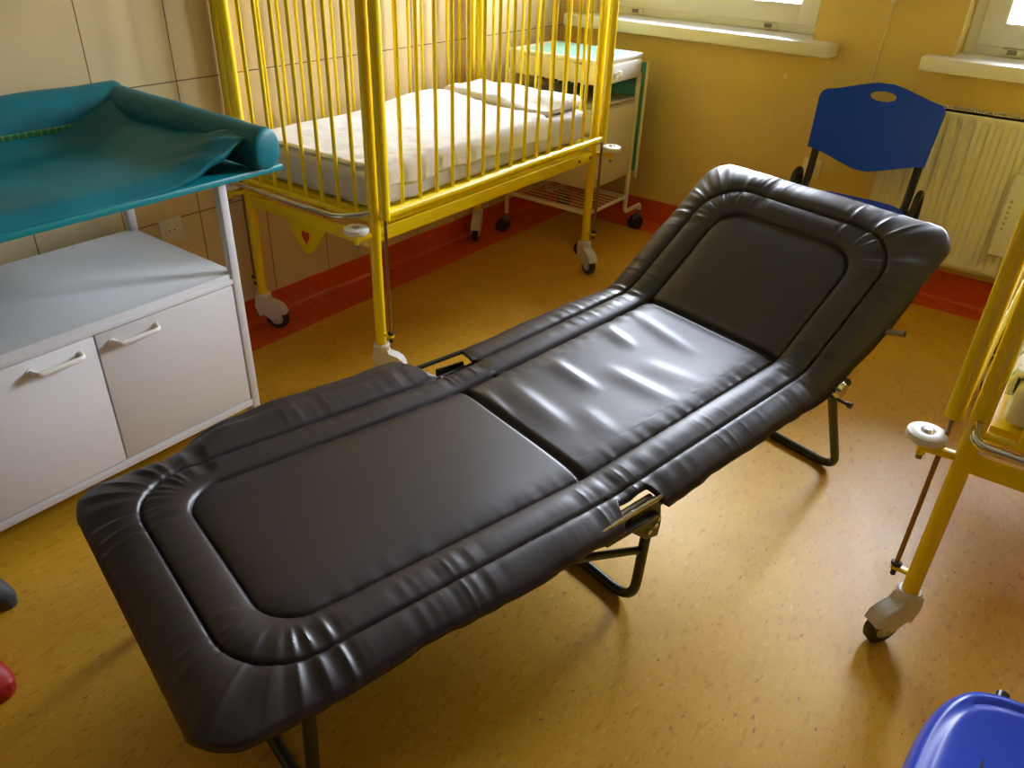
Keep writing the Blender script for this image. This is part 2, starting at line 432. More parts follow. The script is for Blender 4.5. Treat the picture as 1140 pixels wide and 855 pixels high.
def tmax(s, side):
    ht = (.402 if side < 0 else .384+.020*smooth(.6, 1.0, s)) + (.040 if side < 0 else 0)*smooth(-.75, -.45, s)*(1-smooth(-.1, .05, s)) + .006*nz(s*5, side*3.1, 0) + .003*nz(s*22, side*3.1, 0)
    r = .085
    for e, sg in ((S0, 1), (S1, -1)):
        q = (s-e)*sg
        if q < r: ht -= r-math.sqrt(max(0, r*r-(r-q)**2))
    n0, n1 = (-.075, .112) if side < 0 else (-.02, .10)
    cut = smooth(n0-.004, n0+.055 if side < 0 else n0+.02, s)*(1-smooth(n1-.02, n1+.006, s))
    return ht - cut*(.095 if side < 0 else .045)
def make_pad(parent):
    m = MB(); NT = 300; rows = []
    s = S0; ss = []
    while s < S1-1e-6:
        ss.append(s); s += .0004 if (s < S0+.004 or s > S1-.004) else .0018 if (s < S0+.03 or s > S1-.03 or -.075 < s < .13 or abs(s-LM) < .03) else .003
    ss.append(S1)
    for s in ss:
        a, b = tmax(s, -1), tmax(s, 1); P, T_, N_ = frame_at(s)
        for j in range(NT+1):
            tau = -1+2*j/NT; t = tau*(a if tau < 0 else b)
            # height evaluated on the un-notched layout, edge rolled over by hand
            h = pad_h(s, t)
            edge = max(0, (abs(tau)-.975)/.025); h -= .010*edge**2
            de = min(s-S0, S1-s)
            if de < .012: h -= .012*(1-de/.012)**2
            m.v.append(P+V*t+N_*(h-.004))
    W_ = NT+1
    for i in range(len(ss)-1):
        for j in range(NT): m.f.append((i*W_+j, i*W_+j+1, (i+1)*W_+j+1, (i+1)*W_+j))
    o = m.build('padded_cover', M['leather'], parent, fixn=False)
    o.data.polygons.foreach_set('use_smooth', [True]*len(o.data.polygons))
    md = o.modifiers.new('thickness', 'SOLIDIFY'); md.thickness = .018; md.offset = -1 if True else 1; md.use_rim = True
    return o
bed = thing('folding_bed', 'dark brown padded vinyl folding bed with raised head end in the middle of the room', 'folding bed', (H1.x, H1.y, 0))
pad = make_pad(bed)
# tubular loops under the pad
def rail(s_list, t, drop=-.045): return [bedpt(s, t, drop) for s in s_list]
tr = .352
def arange(a, b, n): return [a+(b-a)*i/(n-1) for i in range(n)]
m = MB(); pts = rail([.02, -.3, -.6], tr) + rail([-.84], tr) + rail([-.84], -tr) + rail([-.6, -.3, .02], -tr)
m.tube(pts, .013, .05, n=14); m.build('foot_frame', M['olive'], bed)
m = MB()
for sg in (-1, 1):
    m = MB(); m.tube(rail([.03, .35, .66], sg*tr), .013, n=14); m.build('side_rail', M['olive'], bed)
m = MB(); m.tube(rail([.73, .9, 1.17], tr)+rail([1.17, .9, .73], -tr)[0:], .013, .06, n=14); m.build('head_frame', M['olive'], bed)
for t0, sg in ((tr, 1), (-tr, -1)):
    c = MB(); a, b = bedpt(-.085, t0+.012, -.020), bedpt(.10, t0+.012, -.020)
    if sg < 0: a, b = bedpt(-.05, t0-.045, -.008), bedpt(.115, t0-.035, -.008)
    c.tube([bedpt(-.06, t0-.008*sg, -.03), bedpt(.09, t0-.008*sg, -.03)], .008, n=8); c.build('hinge_rod', M['steel'] if sg > 0 else M['olive'], bed)
    mid = bedpt(.01, t0+.005*sg, -.050); c = MB()
    c.box((-.022, .022), (-.085, .075), (-.007, .007), .003, Matrix.Translation(mid) @ Matrix((V, U, K)).transposed().to_4x4()); c.build('hinge_plate', M['olive'], bed)
    c = MB(); c.tube([a, b], .0065, n=12)
    part_label(c.build('hinge_bar', M['chrome'] if sg > 0 else M['olive'], bed), 'shiny steel hinge bar' if sg > 0 else 'dark hinge bar')
    c = MB()
    q = bedpt(.075, t0+.012*sg, -.05)
    mt = Matrix.Translation(q) @ Matrix((V, U, K)).transposed().to_4x4() @ Matrix.Rotation(R(90), 4, 'Y')
    c.prism([(-.035, -.07), (.02, -.07), (.075, -.01), (.085, .03), (.05, .035), (-.03, .02)], .005, mt, .001)
    hb = c.build('hinge_bracket', M['olive'], bed)
    for du, dz in ((-.03, -.01), (.025, -.045), (-.005, -.055), (.04, -.03)):
        c = MB(); w = q+U*du*.6+K*dz; c.cyl(w+V*(.001*sg), w+V*(.006*sg), .006, 10); part_label(c.build('rivet', M['chrome'], hb), 'shiny rivet')
def floorpt(s, t, z=.013): return Vector((H1.x, H1.y, 0))+U*s+V*t+K*z
def uleg(s_top, s_foot, t, z_top, label=None):
    m = MB()
    m.tube([floorpt(s_top, t, z_top), floorpt(s_foot, t-.005, .013), floorpt(s_foot, -t+.005, .013), floorpt(s_top, -t, z_top)], .0125, .07, n=14)
    return m.build('leg', M['olive'], bed)
uleg(.115, .105, .335, .33); uleg(-.72, -.735, .335, .335); uleg(.80, 1.0, .335, .40)
for s0, s1 in ((.10, -.20),):
    for sg in (-1, 1):
        m = MB(); m.tube([floorpt(s0, sg*.328, .185), floorpt(s1, sg*.335, .325)], .0095, n=10); m.build('brace', M['olive'], bed)
for sg in (-1, 1):
    m = MB(); m.tube([floorpt(.70, sg*.335, .37), floorpt(.93, sg*.345, .20)], .004, n=6)
    c = MB(); w = bedpt(.715, sg*(.395 if sg > 0 else .37), -.045 if sg > 0 else -.06)
    c.lathe([(.001, -.012), (.018, -.010), (.024, 0), (.018, .010), (.001, .012)], w, axis=V*sg, n=20); part_label(c.build('ratchet_disc', M['chrome'], bed), 'chrome ratchet joint')
    c = MB(); w = w-K*.028; c.cyl(w-V*.02*sg, w+V*.035*sg, .0045, 10); c.cyl(w+V*.030*sg, w+V*.04*sg, .008, 10); c.build('joint_bolt', M['olive'], bed)
    c = MB(); c.tube([floorpt(.80, sg*.352, .40), bedpt(.74, sg*.395, -.05)], .011, n=10)
    c.build('strut', M['olive'], bed)
c = MB(); c.cyl(bedpt(.90, .36, -.05), bedpt(.915, .445, -.03), .008, 14); part_label(c.build('lock_pin', M['steel'], bed), 'dull steel lock pin')
c = MB(); c.cyl(bedpt(.90, -.36, -.05), bedpt(.90, -.39, -.05), .010, 14); c.build('lock_pin', M['steel'], bed)

# ------------------------------------------------------------------ casters
def caster(parent, x, y, yaw, kind='big'):
    """swivel caster: hooded fork (part) with wheel and hub as its sub-parts"""
    d = Vector((math.cos(yaw), math.sin(yaw), 0)); rot = Matrix((d, K, d.cross(K))).transposed().to_4x4()
    if kind == 'big':
        rw = .044; off = .045; wc = Vector((x, y, 0))+d*off+K*rw
        m = MB()
        prof = [(-.026, .135), (-.032, .10), (-.022, .068), (.004, .058), (.026, .040), (.050, .034), (.060, .048), (.066, .064), (.084, .068), (.074, .092), (.054, .108), (.028, .118), (.022, .135)]
        for sg in (-1, 1):
            m.prism(prof, .006, Matrix.Translation((x, y, 0)) @ rot @ Matrix.Translation((0, 0, sg*.019)), .0015)
        # hood over the wheel joining both cheeks
        top = [(-.026, .135), (-.032, .10), (-.020, .055), (-.012, .057), (-.016, .10), (-.010, .112), (.028, .109), (.050, .101), (.068, .087), (.076, .070), (.084, .068), (.074, .092), (.054, .108), (.028, .118), (.022, .135)]
        m.prism(top, .040, Matrix.Translation((x, y, 0)) @ rot)
        m.lathe([(.010, .128), (.026, .128), (.028, .134), (.028, .146), (.024, .150), (.010, .150)], (x, y, 0))
        h = m.build('caster_hood', M['pale_plastic'], parent)
        w = MB(); ax = rot.to_3x3() @ Vector((0, 0, 1))
        w.lathe([(.02, -.014), (rw-.006, -.014), (rw-.001, -.009), (rw, 0), (rw-.001, .009), (rw-.006, .014), (.02, .014)], wc, axis=ax, n=32)
        w.build('wheel', M['rubber'], h)
        w = MB(); w.cyl(wc-ax*.0155, wc+ax*.0155, .024, 24, bev=.003); w.cyl(wc-ax*.025, wc+ax*.025, .007, 16); part_label(w.build('hub', M['grey_plastic'], h), 'light grey hub')
        return h
    rw = .034; wc = Vector((x, y, 0))+d*.018+K*rw; ax = rot.to_3x3() @ Vector((0, 0, 1))
    m = MB()
    m.prism([(-.014, .082), (-.010, .055), (.006, .03), (.028, .03), (.034, .05), (.016, .082)], .026, Matrix.Translation((x, y, 0)) @ rot, .003)
    m.cyl((x, y, .078), (x, y, .10), .009, 14)
    h = m.build('caster_fork', M['gasket'], parent)
    w = MB()
    for sg in (-1, 1): w.cyl(wc+ax*sg*.014, wc+ax*sg*.027, rw, 24, bev=.004)
    w.build('wheel', M['rubber'], h)
    return h

# ------------------------------------------------------------------ cribs
def heart(n=40, s=1.):
    P = []
    for i in range(n):
        t = 2*math.pi*i/n
        P.append((s*.0155*math.sin(t)**3*1.0, s*(.0130*math.cos(t)-.005*math.cos(2*t)-.002*math.cos(3*t)-.001*math.cos(4*t))*1.35))
    return P
def crib(label, ox, oy, discs, yaws, dz=.573):
    W, L, TOP = .635, 1.305, 1.36
    root = thing('hospital_crib', label, 'crib', (ox+W/2, oy+L/2, 0), 'yellow hospital cribs')
    X0, X1, Y0, Y1 = ox, ox+W, oy, oy+L; r = .0185
    ymat = M['yellow']
    for yy, sg in ((Y0, -1), (Y1, 1)):
        for xx in (X0, X1):
            m = MB(); m.cyl((xx, yy, .145), (xx, yy, TOP), r, 24); m.build('post', ymat, root)
        m = MB(); m.tube([(X0, yy, TOP-.01), (X1, yy, TOP-.01)], .016); m.build('top_rail', ymat, root)
        m = MB(); m.box((X0, X1), (yy-.009, yy+.009), (.495, .535), .003); m.build('lower_rail', ymat, root)
        m = MB(); m.tube([(X0, yy+.0, .585), (X1, yy+.0, .585)], .009); m.build('end_rail', ymat, root)
        for k in range(1, 8):
            x = X0+W*k/8; b = MB(); b.cyl((x, yy, .580), (x, yy, TOP-.02), .0065, 12); b.build('end_bar', ymat, root)
        # curved chrome push bar outside the end panel
        b = MB(); yo = yy+sg*.075
        b.tube([(X0+.0, yy+sg*.01, .615), (X0+.005, yo, .60), (X0+W*.5, yo+sg*.004, .598), (X1-.08, yo, .598), (X1-.0, yy+sg*.01, .615)], .0095, .05, n=12)
        part_label(b.build('push_bar', M['chrome'], root), 'bent chrome push bar')
        # pointed plate with a heart
        cx = X0+W*.47
        b = MB(); poly = [(-.105, .0), (.105, .0), (.09, -.022), (.03, -.098), (.016, -.108), (0, -.111), (-.016, -.108), (-.03, -.098), (-.09, -.022)]
        mt = Matrix.Translation((cx, yy+sg*.003, .50)) @ Matrix.Rotation(R(90), 4, 'X')
        b.prism(poly, .004, mt, .0008); pl = b.build('heart_plate', ymat, root)
        b = MB(); b.prism(heart(s=1.25), .0015, Matrix.Translation((cx, yy+sg*.0058, .450)) @ Matrix.Rotation(R(90), 4, 'X')); part_label(b.build('heart', M['red'], pl), 'small red heart')
    # mattress frame
    m = MB()
    for xx, sg in ((X0, 1), (X1, -1)):
        m.box((xx-.010, xx+.010), (Y0+.01, Y1-.01), (.515, .560), .003)
        m.box((min(xx, xx+sg*.05), max(xx, xx+sg*.05)), (Y0+.02, Y1-.02), (.555, .560))
    for yy in (Y0+.05, Y1-.05): m.box((X0+.02, X1-.02), (yy-.015, yy+.015), (.568, .598), .003)
    m.box((X0+.02, X1-.02), (Y0+.02, Y1-.02), (.590, .600))
    mf = m.build('mattress_frame', ymat, root)
    for xx, sg in ((X0, -1), (X1, 1)):
        for yy in (Y0+.035, Y1-.035, Y1-.12):
            m = MB(); m.cyl((xx+sg*.009, yy, .535), (xx+sg*.015, yy, .535), .007, 10); m.build('bolt', M['steel'], mf)
    # drop sides
    for xx, sg in ((X0, -1), (X1, 1)):
        xd = xx+sg*.045; a, b_ = Y0+.004, Y1-.004
        m = MB(); m.cyl((xd, a, .602), (xd, a, TOP-.05), .0175, 24); m.cyl((xd, b_, .602), (xd, b_, TOP-.05), .0175, 24)
        m.tube([(xd, a, .618), (xd, b_, .618)], .0155, n=16); m.tube([(xd, a, TOP-.07), (xd, b_, TOP-.07)], .0155, n=16)
        ds = m.build('drop_side', ymat, root)
        for k in range(1, 16):
            y = a+(b_-a)*k/16; m = MB(); m.cyl((xd, y, .625), (xd, y, TOP-.08), .0065, 12); m.build('side_bar', ymat, ds)
        for yy in (a, b_):
            m = MB(); m.cyl((xd, yy, .178), (xd, yy, .62), .0055, 12); part_label(m.build('slide_rod', M['rod'], root), 'thin metal slide rod')
            m = MB(); m.box((min(xx, xd)-.008, max(xx, xd)+.008), (yy-.009, yy+.009), (.186, .194), .002); m.build('rod_bracket', ymat, root)
            m = MB(); m.cyl((xd, yy, .196), (xd, yy, .206), .012, 14, bev=.003); m.cyl((xd, yy, .168), (xd, yy, .186), .006, 10)
            part_label(m.build('rod_foot', M['rubber'], root), 'dark rubber stop')
    # bumper discs on short arms
    for (px, py), (dx, dy) in discs:
        xx, yy = (X0, X1)[px], (Y0, Y1)[py]; c = Vector((xx+dx, yy+dy, dz))
        m = MB(); a = Vector((xx, yy, dz-.023)); m.box((-.012, (c-a).to_2d().length+.004), (-.009, .009), (-.012, .004), .003, Matrix.Translation(a) @ Matrix.Rotation(math.atan2(dy, dx), 4, 'Z'))
        m.cyl(c-K*.045, c-K*.005, .009, 12); ar = m.build('bumper_arm', ymat, root)
        m = MB(); m.cyl(c-K*.056, c-K*.044, .007, 10); m.build('bumper_bolt', M['steel'], ar)
        m = MB(); m.lathe([(.008, -.009), (.034, -.009), (.039, -.004), (.040, .002), (.038, .009), (.032, .012), (.017, .012), (.016, .010), (.001, .010)], c); bd = m.build('bumper_disc', M['white_plastic'], root)
        part_label(bd, 'white round bumper disc')
        m = MB(); m.lathe([(.001, .0), (.014, 0), (.013, .0025), (.001, .005)], c+K*.010); m.build('cap', M['chrome'], bd)
    for (px, py), yw in yaws: caster(root, (X0, X1)[px], (Y0, Y1)[py], R(yw))
    return root

cribA = crib('yellow barred hospital crib against the tiled wall with white bedding', -2.392, 1.66,
             [((1, 0), (-.005, -.072)), ((1, 1), (.075, .03)), ((0, 0), (-.03, -.06)), ((0, 1), (-.02, .07))],
             [((0, 0), 35), ((1, 0), 35), ((1, 1), -25), ((0, 1), -60)])
cribB = crib('yellow hospital crib cut off by the right edge, leaf print bedding', -.014, 1.60,
             [((0, 0), (-.078, -.010)), ((0, 1), (-.07, .03)), ((1, 0), (.03, -.07)), ((1, 1), (.05, .06))],
             [((0, 0), 235), ((1, 0), 250), ((0, 1), 120), ((1, 1), 80)], .548)

def cushion(name, material, x, y, z, parent=None, rnd=.03, nzs=.006, nx=60, ny=90, gather=.0, top=None, seed=0.):
    """soft block: rounded, slightly uneven; top(x,y) adds height; gather ripples the sides"""
    bm = bmesh.new(); bmesh.ops.create_cube(bm, size=2)
    bmesh.ops.subdivide_edges(bm, edges=bm.edges[:], cuts=40, use_grid_fill=True)
    hx, hy, hz = (x[1]-x[0])/2, (y[1]-y[0])/2, (z[1]-z[0])/2; c = Vector(((x[0]+x[1])/2, (y[0]+y[1])/2, (z[0]+z[1])/2))
    for v in bm.verts:
        p = Vector((v.co.x*hx, v.co.y*hy, v.co.z*hz)); r = min(rnd, hz*.98)
        q = Vector((max(-hx+r, min(hx-r, p.x)), max(-hy+r, min(hy-r, p.y)), max(-hz+r, min(hz-r, p.z))))
        d = p-q
        if d.length > 1e-6: p = q+d.normalized()*r
        w = c+p
        n = noise.noise(w*9+Vector((seed, 0, 0)))*nzs + noise.noise(w*24+Vector((seed, 0, 0)))*nzs*.35
        if v.co.z > -.5:
            w.z += n*(1 if v.co.z > .9 else .4)
            if top: w.z += top(w.x, w.y)*max(0, v.co.z)
        if gather:
            g = noise.noise(Vector((w.x*26, w.y*26, w.z*3+seed)))*gather
            if abs(v.co.x) > .99: w.x += math.copysign(g, v.co.x)
            if abs(v.co.y) > .99: w.y += math.copysign(g*.6, v.co.y)
        v.co = w
    m = MB(); m._bm(bm, True); o = m.build(name, material, parent)
    o.data.polygons.foreach_set('use_smooth', [True]*len(o.data.polygons)); return o
ax0, ax1, ay0, ay1 = -2.392+.032, -2.392+.635-.03, 1.66+.03, 1.66+1.305-.03
tag(cushion('mattress', M['grey_linen'], (ax0, ax1), (ay0, ay1), (.602, .730), gather=.018, rnd=.028), 'grey washed cot mattress lying in the crib by the tiled wall', 'mattress')
def bl_top(x, y):
    v = .005*math.sin((y-ay0)*9)
    v += (.026*(1-smooth(ax0+.03, ax0+.35, x)))*math.exp(-((y-2.52)/.32)**2)
    return v
def blanket(name, material, x0, x1, y0, y1, zt, hem, lab, cat, top, leftdrop, seed=0., thick=.012):
    """sheet draped over the mattress: flat on top, hanging over the sides with a wavy hem"""
    m = MB(); nu, nv = 90, 110; W_ = nu+1
    drop = zt-hem
    for j in range(nv+1):
        fy = j/nv; y = y0+(y1-y0)*fy
        for i in range(nu+1):
            # arc position across: left drop, top, right drop
            dl = leftdrop; tot = dl+(x1-x0)+drop; a = tot*i/nu
            rr = .02
            if a < dl: x = x0-.004; z = zt-(dl-a); side = -1
            elif a < dl+(x1-x0): x = x0+(a-dl); z = zt; side = 0
            else: x = x1+.004; z = zt-(a-dl-(x1-x0)); side = 1
            if side == 0:
                e = min(x-x0, x1-x)
                if e < rr: z -= rr-math.sqrt(rr*rr-(rr-e)**2)
            k = (zt-z)/max(drop, .01) if side else 0
            wob = nz(y*16, side*5+seed, .3)
            if side > 0: z += (.018*nz(y*7, 2.2+seed, 0)+.012*nz(y*3, seed, 4))*k; x += .012*k*wob+.004
            if side < 0: x += .0
            if side == 0: z += top(x, y)+.004*nz(x*14, y*14, seed)+.0022*nz(x*38, y*30, seed)
            else: z += top(x1 if side > 0 else x0, y)*(1-k)
            m.v.append((x, y, z))
    for j in range(nv):
        for i in range(nu): m.f.append((j*W_+i, j*W_+i+1, (j+1)*W_+i+1, (j+1)*W_+i))
    o = m.build(name, material, fixn=False); o.data.polygons.foreach_set('use_smooth', [True]*len(o.data.polygons))
    md = o.modifiers.new('cloth', 'SOLIDIFY'); md.thickness = thick; md.offset = 1
    return tag(o, lab, cat)
blanket('blanket', M['linen'], ax0+.004, ax1-.004, ay0+.0, 2.64, .734, .668, 'white blanket spread over the near two thirds of the crib mattress by the tiled wall', 'blanket', bl_top, .03)
tag(cushion('pillow', M['linen'], (ax0+.01, ax1-.02), (2.655, ay1-.005), (.733, .782), rnd=.024, nzs=.010, gather=.006, seed=3.,
            top=lambda x, y: -.030*smooth(-2.1, -1.8, x)*(1-smooth(2.7, 2.8, y))), 'white flat pillow at the far end of the crib by the tiled wall', 'pillow')
bx0, bx1, by0, by1 = -.014+.032, -.014+.635-.03, 1.60+.03, 1.60+1.305-.03
tag(cushion('mattress', mat('plain_white_ticking', (226, 226, 228), .8), (bx0, bx1), (by0, by1), (.602, .70), rnd=.02, nzs=.004, seed=5.), 'pale mattress lying in the crib at the right edge', 'mattress')
blanket('blanket', M['print'], bx0+.004, bx1-.004, by0+.01, by1-.02, .716, .66, 'white blanket with green leaf print in the crib at the right edge', 'blanket',
        lambda x, y: .008*math.sin(y*11)+.006*math.sin(x*17), .05, seed=8.)

# ------------------------------------------------------------------ changing table
ct = thing('changing_table', 'white metal changing cabinet with two doors and a raised teal board', 'changing table', (-2.1, .80, 0))
cx0, cx1, cy0, cy1 = -2.40, -1.858, .345, 1.222
def sqpost(x, y, z0, z1, w=.026):
    m = MB(); m.box((x-w/2, x+w/2), (y-w/2, y+w/2), (z0, z1), .004); return m
for x in (cx0+.013, cx1-.013):
    for y in (cy0+.013, cy1-.013):
        sqpost(x, y, .0, .80).build('leg', M['white_metal'], ct)
m = MB(); m.box((cx0+.006, cx1-.006), (cy0+.006, cy1-.006), (.508, .528), .003); m.build('cabinet_top', M['white_metal'], ct)
m = MB()
m.box((cx0+.004, cx0+.016), (cy0+.01, cy1-.01), (.085, .515)); m.box((cx0+.01, cx1-.004), (cy0+.004, cy0+.018), (.085, .515)); m.box((cx0+.01, cx1-.004), (cy1-.018, cy1-.004), (.085, .515)); m.box((cx0+.01, cx1-.01), (cy0+.01, cy1-.01), (.085, .10))
m.box((cx1-.026, cx1), (cy0+.026, cy1-.026), (.085, .108), .003); m.box((cx1-.026, cx1), (cy0+.026, cy1-.026), (.497, .512), .003)
m.build('cabinet_body', M['white_metal'], ct)
ym = (cy0+cy1)/2
for a, b in ((cy0+.030, ym-.002), (ym+.002, cy1-.030)):
    m = MB(); m.box((cx1-.020, cx1-.002), (a, b), (.112, .494), .003); d = m.build('door', M['white_metal'], ct)
    c = .680 if a < ym-.1 else .884
    m = MB(); xh = cx1-.004; m.tube([(xh, c-.062, .462), (xh+.030, c-.058, .462), (xh+.030, c+.058, .462), (xh, c+.062, .462)], .0055, .018, n=10, flat=(.0075, .0048, (0, 0, 1)))
    for q in (-.062, .062): m.cyl((xh, c+q, .462), (xh+.006, c+q, .462), .010, 14)
    m.build('handle', M['white_plastic'], d)
for y in (cy0+.013, cy1-.013):
    m = MB(); m.tube([(cx0+.013, y, .05), (cx1-.013, y, .05)], .010, n=4); m.build('foot_rail', M['white_metal'], ct)
# board on top of the posts
tx0, tx1, ty0, ty1 = -2.43, -1.815, .10, 1.385
m = MB(); m.box((tx0, tx1), (ty0, ty1), (.795, .813), .005); part_label(m.build('changing_board', M['teal_board'], ct), 'teal board on white posts')

# changing mat: raised rolls along wall and end, sagging lying surface, lifted front corner
mat_o = thing('changing_mat', 'teal padded changing mat with raised edge rolls on the white changing table', 'changing mat', (-2.1, .75, .813))
MX0, MX1, MY0, MY1 = -2.425, -1.815, .10, 1.375
def wrap_sheet(name, fn, nu, nv, material, parent, thick=0., label=None):
    m = MB()
    for j in range(nv+1):
        for i in range(nu+1): m.v.append(fn(i/nu, j/nv))
    W_ = nu+1
    for j in range(nv):
        for i in range(nu): m.f.append((j*W_+i, j*W_+i+1, (j+1)*W_+i+1, (j+1)*W_+i))
    o = m.build(name, material, parent, fixn=False); o.data.polygons.foreach_set('use_smooth', [True]*len(o.data.polygons))
    if thick:
        md = o.modifiers.new('t', 'SOLIDIFY'); md.thickness = thick; md.offset = -1
    return o
def lying(u, v):
    # u from wall to front, v along the table
    x = MX0+.07+(MX1-.004-MX0-.07)*u; y = MY0+(1.205+.085*u-MY0)*v
    z = .845
    z += .055*(1-smooth(0, .28, u))*.9                      # climbs to the wall roll
    z += .060*smooth(.80, 1.0, v)*(1-.55*u)                 # climbs to the end roll
    front = smooth(.86, 1.0, u)
    z += .004*math.sin(u*9+v*4)+.006*nz(x*5, y*5, 1)
    lift = smooth(.76, 1.0, v)*smooth(.45, 1.0, u)
    z += .040*lift
    # little pull creases near the lifted corner
    z += .005*lift*math.sin((x*.9-y*.8)*85)
    x += .0*front; y -= .0
    # front edge rolls over down to the board
    if u > .90:
        a = (u-.90)/.10; drop = .028*(1-math.cos(a*math.pi/2)); z -= drop*(1-.35*lift)
    y += .015*lift*smooth(.92, 1., v)
    return (x, y, z)
wrap_sheet('lying_surface', lying, 90, 140, M['teal'], mat_o, thick=.02)
def roll(name, p0, p1, r0, r1, hfac=1., ec=.03):
    """soft roll: oval section, closed pinched ends"""
    p0, p1 = Vector(p0), Vector(p1); d = (p1-p0); L = d.length; t = d.normalized(); side = t.cross(K).normalized(); n = 28; K_ = 60
    m = MB(); vs = []; fs = []
    for i in range(K_+1):
        f = .5-.5*math.cos(math.pi*i/K_); s = math.sin(math.acos(max(-1, min(1, 1-min(f*L, .03)/.03)))) if f*L < .03 else 1
        e = (1-f)*L
        if e < ec: s = math.sin(math.acos(max(-1, min(1, 1-e/ec))))
        s = max(s, .05); r = r0+(r1-r0)*f
        c = p0+d*f
        for j in range(n):
            a = 2*math.pi*j/n; ca, sa = math.cos(a), math.sin(a)
            rad = r*(1+.05*nz(f*9+p0.x, a*1.2, 0))*s
            q_ = c+side*ca*rad*.85+K*(sa*rad*hfac)
            if sa < 0: q_ += side*ca*rad*.18*(-sa); q_.z = max(q_.z, .8145)
            vs.append(q_)
    for i in range(K_):
        for j in range(n): fs.append((i*n+j, i*n+(j+1) % n, (i+1)*n+(j+1) % n, (i+1)*n+j))
    fs += [tuple(range(n)), tuple(K_*n+j for j in range(n))]
    m.add(vs, fs, True); o = m.build(name, M['teal'], mat_o)
    return o
roll('edge_roll', (MX0+.062, MY0, .90), (MX0+.062, 1.27, .90), .070, .070, 1.1)
roll('edge_roll', (MX0+.04, 1.225, .902), (MX1+.026, 1.325, .868), .070, .055, 1.0, .010)
# green printed measuring strip on the wall roll
def strip(u, v):
    y = MY0+.02+(1.08-MY0)*u; a = R(-4-26*v)
    return (MX0+.062+math.cos(a)*.0655, y, .90+math.sin(a)*.081)
gm = mat('green_measure_print', (60, 130, 70), .4)
nt = gm.node_tree; tc = nt.nodes.new('ShaderNodeTexCoord'); wv = nt.nodes.new('ShaderNodeTexWave'); wv.bands_direction = 'Y'; wv.inputs['Scale'].default_value = 16
rp = nt.nodes.new('ShaderNodeValToRGB'); rp.color_ramp.elements[0].position = .75; rp.color_ramp.elements[1].position = .9
rp.color_ramp.elements[0].color = (*lin((36, 112, 70)), 1); rp.color_ramp.elements[1].color = (*lin((110, 150, 60)), 1)
nt.links.new(tc.outputs['Object'], wv.inputs['Vector']); nt.links.new(wv.outputs['Fac'], rp.inputs['Fac']); nt.links.new(rp.outputs['Color'], nt.nodes['Principled BSDF'].inputs['Base Color'])
part_label(wrap_sheet('measuring_strip', strip, 60, 6, gm, mat_o, thick=.001), 'green printed measuring strip')
# small white mark printed on the mat

# ------------------------------------------------------------------ bedside cabinet
bs = thing('bedside_cabinet', 'cream wheeled bedside cabinet with aqua top in the corner behind the crib', 'bedside cabinet', (-2.1, 3.33, 0))
qx0, qx1, qy0, qy1 = -2.345, -1.852, 3.135, 3.50
m = MB(); m.box((qx0, qx1), (qy0, qy1), (.782, .872), .004); m.build('top_case', M['cream_panel'], bs)
m = MB(); m.box((qx0-.004, qx1+.004), (qy0-.004, qy1+.004), (.870, .888), .005); tp = m.build('table_top', M['white_plastic'], bs)
m = MB(); m.box((qx0+.05, qx1-.03), (qy0+.035, qy1-.03), (.888, .8895)); part_label(m.build('top_inlay', M['aqua'], tp), 'pale aqua top inlay')
m = MB(); m.box((qx1-.002, qx1+.010), (qy0+.012, qy1-.012), (.790, .862), .004); dr = m.build('drawer', M['white_plastic'], bs)
m = MB(); m.lathe([(.006, 0), (.007, .008), (.017, .014), (.018, .020), (.012, .025), (.001, .026)], (qx1+.010, (qy0+qy1)/2-.06, .822), axis=(1, 0, 0), n=20); m.build('knob', M['white_plastic'], dr)
m = MB()
for k in range(5): m.box((qx0+.16+k*.07, qx0+.20+k*.07), (qy0-.0025, qy0+.002), (.776, .786), .001)
m.build('vent_slot', M['dark'], bs)
m = MB(); m.box((qx0+.01, qx1-.01), (qy0+.01, qy1-.01), (.315, .680), .004); m.build('lower_case', M['cream_panel'], bs)
m = MB(); m.box((qx0+.004, qx1-.004), (qy0+.004, qy1-.004), (.678, .694), .004); part_label(m.build('shelf', M['grey_top'], bs), 'grey shelf')
m = MB(); m.box((qx1-.012, qx1+.002), (qy0+.02, qy1-.02), (.33, .665), .004); dd = m.build('door', M['cream_panel'], bs)
for x in (qx0+.006, qx1-.002):
    m = MB(); m.tube([(x, qy0+.002, .10), (x, qy0+.002, .80)], .011, n=12); m.build('upright', M['cream_metal'], bs)
    m = MB(); m.tube([(x, qy1-.004, .80), (x, qy1-.004, .125), (x, qy1+.155, .125), (x, qy1+.155, .10)], .011, .03, n=12); m.build('upright', M['cream_metal'], bs)
m = MB()
for z in (.205,):
    m.tube([(qx0+.006, qy0+.002, z), (qx1-.002, qy0+.002, z), (qx1-.002, qy1-.004, z), (qx0+.006, qy1-.004, z)], .010, .0, closed=True, n=10)
lf = m.build('lower_frame', M['cream_metal'], bs)
m = MB()
for k in range(1, 9):
    y = qy0+(qy1-qy0)*k/9; m.tube([(qx0+.006, y, z), (qx1-.002, y, z)], .004, n=8)
m.build('wire_shelf', M['cream_metal'], lf)
for (x, y, yw) in ((qx0+.006, qy0+.002, 200), (qx1-.002, qy0+.002, 190), (qx0+.006, qy1+.155, 90), (qx1-.002, qy1+.155, -100)): caster(bs, x, y, R(yw), 'small')
